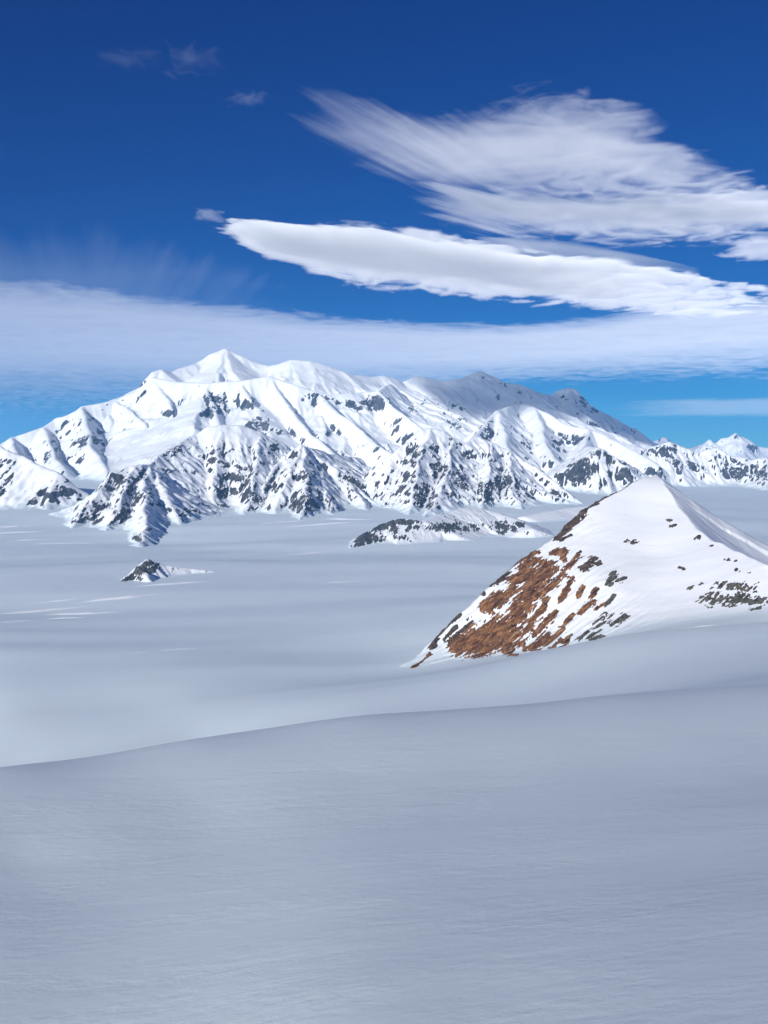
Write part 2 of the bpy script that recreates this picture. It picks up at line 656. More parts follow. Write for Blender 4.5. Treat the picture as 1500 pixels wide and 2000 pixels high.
# the great massif behind everything
crest = PL((-260, 905, 19000), (-120, 880, 19500), (0, 868, 20200), (25, 852, 20500), (62, 840, 20700), (87, 832, 20900), (110, 815, 21200), (132, 810, 21300), (157, 792, 21500),
           (187, 788, 21700), (217, 782, 21900), (230, 780, 22000), (260, 768, 22200), (272, 755, 22300), (283, 740, 22400),
           (295, 725, 22500), (313, 720, 22700), (333, 727, 23000), (353, 717, 23300), (383, 708, 23600), (413, 690, 23900), (440, 679, 24000),
           (467, 692, 24000), (500, 708, 24000), (523, 713, 24000), (540, 710, 24000), (570, 701, 24000), (607, 704, 24100), (633, 712, 24200), (667, 723, 24300),
           (690, 731, 24500), (727, 735, 25000), (747, 732, 25300), (767, 737, 25600), (783, 746, 25800), (813, 734, 26000), (830, 735, 26100),
           (863, 743, 26300), (900, 739, 26500), (930, 725, 26800), (943, 724, 27000), (960, 733, 27100), (987, 747, 27200), (1003, 748, 27300),
           (1020, 753, 27400), (1047, 765, 27700), (1077, 772, 28200), (1090, 762, 28600), (1110, 756, 29000), (1127, 760, 29000), (1140, 775, 28900),
           (1167, 803, 28600), (1187, 817, 28300), (1210, 835, 28000), (1230, 852, 27700), (1257, 866, 27200), (1330, 890, 26500))
R = []
R.append((crest[:17], 0.95, 0.62, 700, 20))
R.append((crest[16:46], 0.55, 0.38, 900, 35, 0.25))
R.append((crest[45:], 0.9, 0.6, 800, 20))
brow = PL((300, 735, 22300), (345, 744, 21900), (400, 747, 21700), (470, 742, 21700), (525, 733, 21900), (580, 752, 21700), (640, 770, 21800), (700, 765, 22300))
R.append((brow, 0.95, 0.62, 900, 60, 0.3))
for pts in [
    [(157, 792, 21500), (172, 840, 20200), (190, 890, 18900), (215, 930, 17800)],
    [(87, 832, 20900), (100, 870, 19700), (120, 910, 18400)],
    [(25, 852, 20500), (30, 880, 19400), (35, 920, 18000)],
    [(230, 780, 22000), (285, 825, 20500), (310, 870, 19200), (330, 900, 18000)],
    [(300, 735, 22300), (335, 790, 21000), (370, 840, 19700), (390, 890, 18200)],
    [(400, 747, 21700), (415, 790, 20800), (430, 850, 19300)],
    [(470, 742, 21700), (500, 800, 20700), (560, 860, 19300), (600, 900, 18000)],
    [(525, 733, 21900), (560, 790, 20900), (610, 845, 19700), (660, 890, 18500), (720, 940, 17000)],
    [(620, 765, 21750), (655, 800, 20900), (720, 850, 19600), (780, 900, 18000)],
    [(700, 765, 22300), (737, 762, 22500), (765, 790, 21500), (820, 832, 20200), (870, 868, 18800)],
    [(737, 762, 22500), (760, 748, 24200)],
    [(1010, 752, 27300), (1012, 787, 24800), (975, 800, 22300), (940, 835, 20800), (915, 862, 19800), (890, 890, 18600)],
    [(975, 800, 22300), (985, 840, 20800), (1000, 890, 18800)],
    [(1012, 787, 24800), (1045, 793, 23700), (1080, 812, 23000), (1110, 830, 22500), (1150, 836, 22200), (1185, 850, 21700), (1225, 872, 21000), (1280, 905, 20000)],
    [(1045, 793, 23700), (1060, 840, 21800), (1080, 890, 19800)],
    [(1150, 836, 22200), (1140, 870, 20700), (1130, 910, 19000)],
    [(943, 724, 27000), (925, 770, 26000), (905, 810, 25000)],
    [(1110, 756, 29000), (1120, 790, 27300), (1150, 815, 25700)],
    [(1167, 803, 28600), (1200, 845, 26500)],
]:
    deep_cirque = pts[0] in ((700, 765, 22300), (1010, 752, 27300))
    R.append((PL(*pts), *((1.15, 0.85) if deep_cirque else (0.8, 0.52)), 800, 30, 0.6))
massif, massif_o = mountain(
    'mountain', 'huge white snow mountain with a pointed dome summit and long shaded right shoulder', (-12500, 10000, 790, 14800, 31500, 400), R, 101,
    apron=50, warp=60, warp_l=900, gul=(340.0, 0.25), rough=16.0, octs=3, drops=80000, rock=ROCK_FAR, rock_bias=-0.82, rise=45.0, chip=(330.0, 120.0, 0.75),
    smooth_spots=[(440, 690, 90, 36, 1.0), (560, 715, 100, 30, 1.0), (700, 740, 80, 22, 1.0), (820, 748, 90, 16, 1.0), (370, 735, 60, 18, 1.0), (640, 735, 80, 26, 1)],
    spots=[(430, 790, 40, 24, 1.1), (470, 800, 30, 20, 0.9), (505, 825, 45, 26, 1.1), (550, 848, 30, 20, 0.9), (60, 880, 30, 20, .5), (620, 775, 24, 12, 0.7), (650, 785, 40, 12, 0.85), (700, 790, 50, 16, 0.6), (745, 785, 34, 26, 0.7), (790, 820, 40, 24, 0.55),
           (165, 865, 40, 30, 1.1), (210, 880, 22, 26, 1.0), (230, 900, 14, 18, .6), (120, 895, 30, 20, 0.6), (150, 900, 40, 16, .7), (90, 870, 20, 12, .4), (275, 850, 16, 16, .5), (330, 840, 20, 20, .5), (325, 790, 14, 16, .4), (880, 830, 40, 16, 0.95), (830, 800, 60, 24, 0.5), (950, 840, 34, 26, 0.75),
           (1060, 860, 60, 22, 0.55), (1010, 850, 40, 20, .6), (1110, 850, 30, 20, .55), (1150, 805, 60, 30, 0.55), (1190, 835, 40, 24, 0.5), (1060, 790, 50, 16, .5), (780, 870, 30, 16, 0.6), (590, 850, 60, 20, 0.4), (700, 870, 60, 16, .4), (930, 745, 34, 14, .55), (1110, 775, 24, 12, .5)])

# far peaks on the horizon
mountain('far_mountain', 'distant sunlit white pyramid peak on the horizon beyond the rocky range', (9000, 20000, 220, 37000, 46000, 120),
         [(PL((1300, 905, 40000), (1360, 884, 40000), (1383, 857, 40500), (1393, 866, 40500), (1405, 859, 40500), (1425, 849, 40500), (1437, 844, 40500), (1452, 852, 40500), (1462, 858, 40500), (1480, 871, 40500),
               (1500, 873, 40500), (1560, 880, 40500), (1640, 900, 40500)), 0.65, 0.5, 900, 30)], 301, apron=60, gul=(700, 0.12), rough=90, drops=20000, rock=ROCK_FAR, rock_bias=-0.8, rise=60.0, chip=(500, 180, .7))
mountain('far_mountain', 'dim blue far peaks low in the gap beside the big mountain', (6500, 20000, 200, 46000, 56000, 80),
         [(PL((1180, 900, 50000), (1220, 868, 50000), (1245, 855, 50000), (1262, 858, 50000), (1275, 861, 50000), (1292, 852, 50000), (1312, 862, 50000), (1345, 875, 50000), (1372, 866, 50000), (1385, 872, 50000), (1420, 890, 50000)), 0.6, 0.5, 900, 30)],
         302, apron=60, gul=(900, 0.12), rough=90, drops=0, rock=ROCK_FAR, rock_bias=-0.35, rise=60.0, chip=(600, 220, .7))

# the rocky foothills in front of the massif
FH = dict(apron=26, warp=55, warp_l=600, gul=(190.0, 0.14), rough=26.0, drops=30000, rock=ROCK_NEAR, rise=20.0, chip=(95.0, 30.0, 0.8))
mountain('foothill', 'snowy foothill with a blue shaded upper edge at the picture\'s left border', (-8200, -3300, 210, 10500, 16500, 190),
         [(PL((-250, 830, 15000), (-120, 845, 14800), (0, 866, 14500), (30, 882, 14300), (70, 902, 14000), (110, 918, 13800)), 0.75, 0.6, 500, 15),
          (SPUR(13800, (110, 918), (150, 945), (200, 985)), 0.75, 0.6, 500, 15),
          (SPUR(14500, (0, 866), (-25, 930), (-10, 990)), 0.85, 0.62, 400, 15),
          (SPUR(14000, (70, 902), (85, 945), (90, 990)), 0.85, 0.62, 400, 15),
          (SPUR(14800, (-120, 845), (-110, 920), (-90, 1000)), 0.85, 0.62, 400, 15)],
         401, spots=[(95, 965, 28, 20, 0.8), (10, 950, 18, 26, 0.75), (0, 905, 20, 15, .4), (40, 890, 40, 10, 0.5)], rock_bias=-0.68, **FH)
mountain('foothill', 'dark rock buttress and snow dome foothill standing below the pointed summit', (-4600, -700, 310, 9000, 16500, 330),
         [(PL((225, 917, 12600), (262, 905, 12800), (290, 905, 13000), (325, 880, 13600), (355, 862, 14000), (385, 845, 14300), (405, 832, 14400), (430, 827, 14500), (465, 829, 14600), (505, 842, 14700), (540, 858, 14800), (580, 882, 15000), (640, 910, 15300)), 0.75, 0.6, 500, 30),
          (SPUR(12600, (225, 917), (195, 955), (160, 1005), (140, 1030)), 0.9, 0.65, 350, 12),
          (SPUR(12800, (262, 905), (245, 950), (225, 1000), (205, 1045)), 0.9, 0.65, 350, 12),
          (SPUR(13000, (290, 905), (288, 955), (285, 1010), (270, 1068)), 0.9, 0.65, 350, 12),
          (SPUR(13000, (290, 905), (318, 945), (338, 990), (362, 1035)), 0.62, 0.42, 350, 10),
          (SPUR(14000, (355, 862), (368, 915), (385, 980)), 0.9, 0.62, 350, 15),
          (SPUR(14500, (430, 827), (425, 890), (415, 940), (425, 1000)), 0.9, 0.62, 350, 30),
          (SPUR(14700, (505, 842), (505, 900), (495, 950), (470, 1005)), 0.9, 0.62, 350, 20)],
         402, spots=[(190, 1005, 30, 28, .8), (245, 1005, 32, 30, .8), (270, 1045, 24, 16, 0.75), (240, 940, 45, 26, .75), (215, 920, 30, 12, .7), (275, 960, 30, 26, .6), (335, 875, 45, 14, .8), (365, 855, 20, 8, .8),
                     (330, 940, 20, 22, .35), (360, 1005, 22, 18, .5), (425, 890, 30, 26, .6), (465, 940, 36, 26, .8), (485, 970, 26, 18, .95), (440, 960, 25, 20, .7), (432, 985, 12, 10, .7), (530, 875, 20, 12, .6), (365, 920, 12, 20, .4), (450, 870, 40, 20, .35)],
         smooth_spots=[(450, 845, 60, 16, .9)], rock_bias=-0.66, **FH)
mountain('foothill', 'pyramid-shaped snowy foothill with dark rock at its foot beside the dome', (-2300, 1300, 270, 10600, 16800, 260),
         [(PL((545, 900, 14000), (570, 875, 14200), (585, 866, 14300), (600, 878, 14300), (630, 905, 14200), (665, 930, 14000)), 0.85, 0.62, 450, 10),
          (SPUR(14000, (665, 930), (705, 955), (760, 990)), 0.8, 0.6, 450, 10),
          (SPUR(14000, (545, 900), (520, 945), (500, 1000)), 0.9, 0.62, 350, 12),
          (SPUR(14300, (585, 866), (572, 915), (548, 965), (520, 1010)), 0.9, 0.62, 350, 12),
          (SPUR(14300, (590, 868), (602, 925), (595, 975), (580, 1022)), 0.9, 0.62, 350, 12),
          (SPUR(14200, (630, 905), (638, 955), (655, 1012)), 0.9, 0.62, 350, 12),
          (PL((585, 866, 14300), (640, 884, 15400), (700, 892, 16300)), 0.6, 0.5, 450, 20),
          (SPUR(14000, (665, 930), (690, 950), (725, 1000)), 0.85, 0.6, 350, 12)],
         403, spots=[(570, 890, 12, 14, .6), (560, 920, 14, 14, .6), (540, 955, 16, 12, .8), (595, 930, 24, 16, .7), (590, 980, 40, 22, .95), (610, 975, 22, 22, .6), (655, 995, 20, 10, .8), (640, 970, 20, 20, .4), (515, 988, 20, 10, .6), (700, 945, 30, 16, .7), (680, 930, 30, 10, .6), (570, 1000, 16, 8, .7)],
         rock_bias=-0.68, **FH)
mountain('foothill', 'broad rounded snow-capped foothill with scattered dark rock in mid picture', (-500, 3000, 300, 10500, 16800, 280),
         [(PL((765, 885, 14300), (795, 855, 14500), (820, 838, 14600), (842, 833, 14700), (865, 840, 14700), (885, 855, 14700), (903, 866, 14700), (918, 855, 14900), (935, 850, 15000), (960, 862, 15000), (1000, 880, 14900), (1040, 905, 14700), (1075, 935, 14300)), 0.75, 0.58, 500, 25),
          (SPUR(14300, (1075, 935), (1105, 960), (1150, 985)), 0.75, 0.58, 400, 15),
          (SPUR(14300, (765, 885), (755, 930), (740, 985)), 0.8, 0.58, 400, 20),
          (SPUR(14700, (842, 833), (822, 890), (808, 945), (800, 1008)), 0.9, 0.6, 350, 20),
          (SPUR(14700, (885, 855), (880, 910), (860, 960), (830, 1012)), 0.9, 0.6, 350, 12),
          (SPUR(14700, (903, 866), (908, 930), (895, 990)), 0.9, 0.6, 350, 12),
          (SPUR(15000, (960, 862), (955, 915), (945, 955), (945, 1000)), 0.85, 0.6, 350, 12),
          (SPUR(14900, (1000, 880), (1000, 925), (1005, 960), (1020, 998)), 0.85, 0.6, 350, 12),
          (SPUR(14000, (1005, 930), (1050, 952), (1100, 970), (1145, 985)), 0.75, 0.55, 300, 10)],
         404, spots=[(815, 895, 16, 14, .5), (840, 880, 30, 18, .4), (800, 940, 26, 24, .7), (860, 920, 40, 22, .7), (810, 965, 24, 20, .7), (900, 935, 40, 26, .7), (830, 985, 24, 18, .85), (950, 960, 26, 26, .9), (985, 945, 30, 20, .9), (1010, 960, 30, 18, .7),
                     (1085, 968, 32, 10, .8), (880, 960, 30, 20, .6), (915, 975, 18, 10, .6), (975, 975, 40, 14, .6)], smooth_spots=[(845, 845, 36, 12, .9)],
         rock_bias=-0.64, **FH)
mountain('foothill', 'small craggy foothill peak just left of the brown hill\'s top', (1400, 5600, 220, 12000, 19500, 190),
         [(PL((1130, 897, 16300), (1150, 885, 16300), (1168, 872, 16400), (1180, 876, 16400), (1200, 893, 16300), (1225, 908, 16000)), 0.85, 0.6, 450, 12),
          (SPUR(16300, (1130, 897), (1100, 925), (1080, 955)), 0.85, 0.6, 450, 12),
          (SPUR(16000, (1225, 908), (1250, 925), (1290, 950)), 0.8, 0.6, 450, 12),
          (SPUR(16400, (1168, 872), (1150, 910), (1128, 955)), 0.9, 0.6, 350, 12),
          (SPUR(16300, (1200, 893), (1205, 930), (1200, 965)), 0.9, 0.6, 350, 12),
          (PL((1168, 872, 16400), (1160, 872, 17500), (1150, 870, 18800)), 0.7, 0.5, 350, 20)],
         405, spots=[(1140, 915, 24, 24, .95), (1160, 885, 20, 12, .7), (1135, 935, 16, 10, .7), (1210, 930, 20, 16, .8), (1195, 905, 14, 14, .5), (1235, 915, 14, 8, .5)], rock_bias=-0.64, **FH)
mountain('foothill', 'low jagged rocky range along the plain behind the brown hill at right', (3600, 11500, 360, 16500, 24500, 200),
         [(PL((1245, 880, 20800), (1262, 873, 21000), (1284, 868, 21000), (1308, 860, 21000), (1324, 867, 21000), (1337, 873, 21000), (1367, 881, 21000), (1380, 875, 21000), (1399, 871, 21000), (1415, 879, 20900), (1433, 889, 20800), (1447, 891, 20600), (1468, 897, 20400), (1487, 893, 20300), (1520, 888, 20300), (1570, 880, 20500), (1650, 890, 20500)), 0.8, 0.6, 450, 10),
          (SPUR(20800, (1245, 880), (1230, 910), (1215, 935)), 0.8, 0.6, 350, 10),
          (SPUR(21000, (1308, 860), (1300, 905), (1290, 945)), 0.85, 0.6, 350, 10),
          (SPUR(21000, (1308, 860), (1330, 900), (1350, 942)), 0.85, 0.6, 350, 10),
          (SPUR(21000, (1399, 871), (1395, 910), (1390, 945)), 0.85, 0.6, 350, 20),
          (SPUR(20800, (1433, 889), (1428, 920), (1418, 948)), 0.85, 0.6, 350, 10),
          (SPUR(20400, (1468, 897), (1460, 925), (1450, 952)), 0.85, 0.6, 350, 10),
          (SPUR(20300, (1500, 890), (1500, 925), (1495, 960)), 0.85, 0.6, 350, 10)],
         406, spots=[(1270, 880, 30, 14, .6), (1240, 900, 14, 10, .8), (1310, 875, 20, 14, .7), (1320, 905, 22, 22, .85), (1345, 905, 14, 16, .6), (1285, 905, 10, 8, .5), (1430, 915, 26, 28, .95), (1460, 925, 20, 20, .85), (1490, 930, 22, 28, .9), (1420, 930, 12, 12, .8), (1375, 912, 10, 8, .5), (1490, 900, 20, 10, .5)],
         rock_bias=-0.68, **FH)

# ------------------------------------------------------------------ low outcrops standing in the plain
LOWR = dict(warp=14, warp_l=200, gul=(70.0, 0.04), rough=2.5, drops=6000, rock=ROCK_LOW, chip=(60.0, 20.0, 0.7), apron=8.0, floor=-6.0, slope_w=0.15, on_ice=True)
low, low_o = mountain('foothill', 'low snow dome with a dark rock rim standing in the plain below the foothills', (-500, 1750, 290, 8400, 11900, 220),
         [(PL((676, 1078, 9200), (690, 1064, 9380), (715, 1042, 9650), (740, 1026, 9850), (775, 1014, 9950), (800, 1014, 9950), (825, 1020, 9950), (860, 1026, 9950)), 0.62, 0.40, 150, 10),
          (PL((825, 1020, 9950), (870, 1000, 10500), (900, 990, 10700), (935, 990, 10800), (970, 1002, 10700), (1010, 1017, 10400), (1040, 1036, 10000)), 0.42, 0.36, 300, 60)],
         501, spots=[(715, 1050, 28, 12, 1.3), (740, 1028, 24, 7, 1.3), (700, 1062, 20, 10, 1.1), (785, 1020, 36, 7, 1.4), (772, 1030, 8, 10, 1.2), (805, 1030, 16, 7, 1.0), (850, 1030, 24, 9, 1.2), (885, 1030, 26, 10, 1.1), (915, 1030, 16, 9, 1.0),
                     (985, 1030, 22, 12, 1.3), (1015, 1025, 12, 8, 1.0), (735, 1052, 20, 9, .8), (780, 1052, 20, 8, .7)], rock_bias=-0.5, rise=9.0, **LOWR)
mountain('outcrop', 'tiny black rock outcrop with a trailing snow drift alone on the plain', (-1900, -700, 220, 6300, 8200, 180),
         [(PL((236, 1146, 6960), (250, 1131, 7080), (268, 1113, 7200), (290, 1097, 7300), (300, 1103, 7320), (325, 1110, 7380), (370, 1117, 7450), (420, 1123, 7500)), 0.85, 0.62, 120, 5),
          (PL((268, 1113, 7200), (284, 1124, 7090), (292, 1138, 7000)), 0.75, 0.6, 100, 8)],
         502, spots=[(250, 1132, 16, 9, 1.2), (272, 1115, 16, 9, 1.4), (288, 1102, 10, 6, 1.4), (300, 1112, 8, 8, 1.2), (270, 1128, 12, 5, .9), (255, 1140, 10, 4, 1.0)], rock_bias=-0.45, rise=7.0,
         **dict(LOWR, chip=(30.0, 10.0, 0.7), gul=(60, .02), rough=2.0, apron=5.0, floor=-5.0))
mountain('foothill', 'smooth low snow swell with a thin dark edge beyond the brown hill', (1000, 3600, 160, 10200, 13600, 120),
         [(PL((1020, 1006, 11600), (1060, 997, 11800), (1100, 990, 12000), (1160, 984, 12200), (1230, 982, 12300)), 0.3, 0.24, 300, 60)],
         503, spots=[(1035, 1004, 20, 3, 1.2), (1045, 998, 16, 3, 1.2)], rock_bias=-1.1, rise=6.0, **dict(LOWR, drops=0))

# ------------------------------------------------------------------ the brown hill
hill = Land(-150, 2600, 470, 3150, 6400, 400)
hx, hy = hill.X, hill.Y
west = PL((640, 1350, 4130), (745, 1311, 4260), (790, 1288, 4340), (830, 1264, 4420), (855, 1236, 4510), (900, 1190, 4640), (935, 1160, 4720), (965, 1130, 4800), (1000, 1101, 4900), (1045, 1070, 5000),
          (1080, 1049, 5080), (1110, 1020, 5160), (1140, 990, 5250), (1170, 974, 5330), (1200, 955, 5410), (1250, 928, 5560), (1275, 925, 5620))
west.append((west[-1][0] + 350, west[-1][1] + 700, west[-1][2] - 260))
east = PL((1288, 925, 5600), (1300, 935, 5500), (1310, 955, 5400), (1330, 985, 5250), (1350, 1010, 5080), (1380, 1040, 4870), (1420, 1060, 4660), (1500, 1095, 4300), (1600, 1140, 3950), (1800, 1215, 3500), (2000, 1300, 3100))
east.insert(0, (east[0][0] + 60, east[0][1] + 700, east[0][2] - 260))
face = PL(*[(745, 1311, 4260), (790, 1288, 4340), (830, 1264, 4420), (900, 1190, 4640), (965, 1130, 4800), (1045, 1070, 5000), (1110, 1020, 5160), (1140, 990, 5250), (1200, 955, 5410), (1250, 928, 5560), (1280, 925, 5610),
            (1300, 935, 5500), (1330, 985, 5250), (1350, 1010, 5080), (1380, 1040, 4870), (1420, 1060, 4660), (1500, 1095, 4300), (1600, 1140, 3950), (1800, 1215, 3500),
            (1250, 1000, 5220), (1200, 1050, 4980), (1270, 1080, 4840), (1350, 1100, 4600), (1130, 1080, 4860), (1180, 1130, 4590), (1280, 1150, 4480), (1400, 1150, 4270), (1480, 1180, 4010),
            (1060, 1130, 4720), (1000, 1180, 4590), (940, 1230, 4470), (880, 1275, 4390), (1100, 1190, 4460), (1050, 1240, 4330), (980, 1275, 4290), (1180, 1200, 4330), (1280, 1210, 4150), (1400, 1205, 3950),
            (800, 1312, 4180), (900, 1299, 4140), (1000, 1290, 4080), (1110, 1275, 4000), (1200, 1250, 3920), (1300, 1226, 3880), (1500, 1200, 3800),
            (1200, 1290, 3500), (1000, 1330, 3700), (800, 1345, 3950), (1500, 1250, 3400), (1700, 1225, 3600)])
face = np.array(face)
f_fit = tps_fit(face[:, 0] / 1000, face[:, 1] / 1000, face[:, 2], 4e-3)
wxh = hx + 17 * fbm(hx / 160, hy / 160, 4, 5)
wyh = hy + 17 * fbm(hx / 160 + 7, hy / 160, 4, 6)
F = tps_eval(f_fit, hx / 1000, hy / 1000)


def beside(pts, X, Y, k_in, k_out, bend=400.0):
    """a slope that falls away on the far side of a ridge line and rises on its near side"""
    best = np.full(X.shape, 1e18)
    out = np.zeros_like(X)
    for a, b in zip(pts[:-1], pts[1:]):
        ex, ey = b[0] - a[0], b[1] - a[1]
        l2 = ex * ex + ey * ey
        t = np.clip(((X - a[0]) * ex + (Y - a[1]) * ey) / l2, 0, 1)
        rx, ry = X - a[0] - t * ex, Y - a[1] - t * ey
        d2 = rx * rx + ry * ry
        sd = np.sign(ex * ry - ey * rx) * np.sqrt(d2)      # positive to the left of travel
        h = a[2] + t * (b[2] - a[2]) + np.where(sd < 0, -sd * k_in, -k_out * bend * (1 - np.exp(-np.abs(sd) / bend)) - 0.06 * sd)
        m = d2 < best
        best = np.where(m, d2, best)
        out = np.where(m, h, out)
    return out, np.sqrt(best)


Wf, Wd = beside(west, wxh, wyh, 3.0, 0.95, 4000)
Ef, Ed = beside(east, hx + 5 * fbm(hx / 120, hy / 120, 3, 8), hy + 5 * fbm(hx / 120 + 3, hy / 120, 3, 9), 3.0, 0.70, 1200)
k = 13.0
Hh = -k * np.logaddexp(-F / k, np.logaddexp(-Wf / k, -Ef / k))
# leave the ground at the foot, dive under it elsewhere
gz = ground_z(hx, hy)
edge = np.minimum(np.minimum(hx - hill.xs[0], hill.xs[-1] - hx) / 250, np.minimum(hy - hill.ys[0], hill.ys[-1] - hy) / 250)
dlt = Hh - gz
Hh = gz + softpos(dlt, 13.0) - 10.5
Hh = Hh - 30 * sstep(1.0, 0.0, edge) - 2.0
# wind flutes over the snow face, gullies in the rocky flank
U = np.array([-0.777, -0.629])                     # downhill along the strata of the rocky flank
q1 = (hx * U[0] + hy * U[1])
q2 = (-hx * U[1] + hy * U[0])
hill.Z = Hh
flank = np.clip(zones(hill, [(960, 1210, 150, 60, 1.0), (1080, 1150, 120, 70, 1.0), (1060, 1240, 110, 40, 0.9), (880, 1260, 60, 30, 1), (1120, 1020, 60, 40, .6), (1160, 1200, 60, 50, .7)]), 0, 1)
Hh = Hh + flank * (9.5 * (ridged(q2 / 44, q1 / 330, 3, 21) - 0.9) + 2.5 * fbm(q2 / 16, q1 / 70, 3, 22))
swirl = hx + 60 * gnoise(hx / 500, hy / 500, 31)
Hh = Hh + (1 - flank) * sstep(0, 40, dlt) * (1.1 * gnoise(swirl / 300, (hy + 0.35 * hx) / 70, 32) + 0.32 * gnoise(swirl / 140, (hy + 0.35 * hx) / 26, 33) + 1.6 * gnoise(hx / 210 + 3, hy / 240, 36))
# cornice lip and drifts along the crest
Hh = Hh + 5.0 * np.exp(-(Ed / 16.0) ** 2) * (0.6 + gnoise(hy / 90, hx / 400, 34))
hill.Z = Hh
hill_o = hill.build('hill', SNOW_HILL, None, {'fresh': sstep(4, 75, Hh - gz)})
tag(hill_o, 'white snow hill with a rusty brown rock flank rising from the snowfield', 'hill', 'structure')

strata = 0.75 * fbm(q2 / 13, q1 / 130, 4, 51, 0.6) + 0.45 * fbm(q2 / 20, q1 / 60, 4, 53, 0.65)
blot = fbm(hx / 22, hy / 22, 4, 52, 0.6)


def outcrop(px0, py0, px1, py1, w, mat, brk=0.55, rise=11.0, name='rock_outcrop', aniso=1.0, label=None):
    """one patch of bedrock along a line on the hill face, w = half width in pixels"""
    a = np.array(hill.hit(px0, py0))
    b = np.array(hill.hit(px1, py1))
    half = w * 0.5 * (a[1] + b[1]) / FPX
    e = b - a
    pt = np.stack([hx - a[0], hy - a[1], (hill.Z - a[2])], -1)
    t = np.clip((pt @ e) / (e @ e + 1e-6), 0, 1)
    r = pt - t[..., None] * e
    r[..., 1] *= 0.6
    d = np.sqrt((r ** 2).sum(-1)) / half
    f = 0.62 * (1 - d) + brk * (aniso * strata + (1 - aniso) * blot) * 0.9
    sel = d < 2.2
    f = np.where(sel, f, -1)
    rough = 4.5 * (ridged(q2 / 22, q1 / 80, 4, 61, 0.6) - 0.75) + 2.2 * fbm(hx / 26, hy / 26, 4, 62, 0.65)
    o = hill.rocks(name, f, rise, mat, hill_o, rough, sel)
    if o is not None and label:
        o['label'] = label
    return o


RU, BR, OL = ROCK_RUST, ROCK_BROWN, ROCK_OLIVE
for spec in [
    # the big rust patches
    (905, 1262, 985, 1225, 26, RU, 0.6), (940, 1268, 1005, 1240, 22, RU, 0.6), (985, 1262, 1010, 1285, 13, RU, 0.7), (1010, 1200, 1050, 1135, 20, RU, 0.55), (1035, 1160, 1068, 1105, 18, RU, 0.6),
    (955, 1185, 975, 1170, 17, RU, 0.4), (1010, 1130, 1035, 1115, 14, RU, 0.5), (1045, 1095, 1018, 1108, 12, RU, 0.6), (1080, 1080, 1100, 1075, 9, RU, 0.5), (1098, 1082, 1102, 1095, 7, RU, 0.5),
    (990, 1160, 1002, 1148, 11, RU, 0.6), (1000, 1150, 1008, 1130, 8, RU, 0.6), (1020, 1095, 1046, 1080, 9, RU, 0.7),
    # streaks
    (1060, 1160, 1085, 1135, 8, RU, 0.6), (1085, 1140, 1110, 1105, 7, RU, 0.6), (1110, 1110, 1130, 1085, 7, RU, 0.6), (1058, 1190, 1065, 1172, 8, RU, 0.5), (1035, 1215, 1055, 1195, 8, RU, 0.6),
    (1095, 1175, 1105, 1155, 6, RU, 0.6), (1110, 1150, 1114, 1130, 8, RU, 0.6), (1070, 1215, 1085, 1195, 7, RU, 0.5), (1045, 1240, 1070, 1215, 8, RU, 0.6), (1020, 1240, 1035, 1225, 8, RU, 0.6),
    (1040, 1265, 1065, 1245, 11, RU, 0.6), (1062, 1260, 1090, 1235, 6, RU, 0.6), (1085, 1245, 1115, 1210, 5, RU, 0.6), (1092, 1268, 1112, 1242, 7, RU, 0.5), (1025, 1270, 1022, 1258, 6, RU, 0.5),
    (1075, 1268, 1095, 1250, 5, RU, 0.6), (1130, 1165, 1138, 1145, 5, RU, 0.6), (1155, 1165, 1165, 1150, 6, RU, 0.6), (1135, 1195, 1160, 1175, 7, RU, 0.75), (1095, 1225, 1120, 1200, 4, RU, 0.6),
    # dark upper edge
    (1085, 1050, 1110, 1030, 8, BR, 0.5), (1105, 1035, 1140, 1000, 8, BR, 0.5), (1135, 1000, 1165, 975, 5, BR, 0.5), (1165, 975, 1250, 930, 2.6, BR, 0.4), (1095, 1055, 1115, 1045, 4, BR, 0.5),
    (1140, 1110, 1160, 1092, 9, BR, 0.5), (1168, 1102, 1172, 1100, 6, BR, 0.4), (1128, 1082, 1134, 1078, 4, BR, 0.4),
    # rim of the left edge
    (842, 1262, 860, 1240, 8, BR, 0.7), (865, 1235, 900, 1200, 5, BR, 0.8), (905, 1190, 945, 1160, 4, BR, 0.8), (962, 1140, 990, 1112, 8, BR, 0.7), (1000, 1100, 1030, 1082, 6, BR, 0.8), (868, 1250, 890, 1225, 5, BR, .7),
    (805, 1305, 840, 1278, 4, RU, 0.6), (880, 1255, 920, 1215, 6, BR, 0.8), (760, 1306, 790, 1290, 2, BR, 0.8),
    # scattered olive grey rock at the right of the flank
    (1150, 1245, 1185, 1200, 8, OL, 0.9), (1180, 1185, 1200, 1165, 4, OL, 0.6), (1195, 1220, 1222, 1205, 7, OL, 1.0), (1130, 1248, 1150, 1235, 6, OL, 0.9), (1155, 1250, 1175, 1244, 4, OL, 0.9), (1210, 1135, 1220, 1130, 6, OL, 1.1),
    (1190, 1140, 1200, 1120, 6, OL, 0.9), (1165, 1190, 1180, 1180, 4, RU, .8),
]:
    big = spec[4] >= 11 and spec[5] is RU
    outcrop(*spec[:4], spec[4] * (1.25 if big else 1.05), spec[5], brk=spec[6] * (0.85 if big else 0.95))
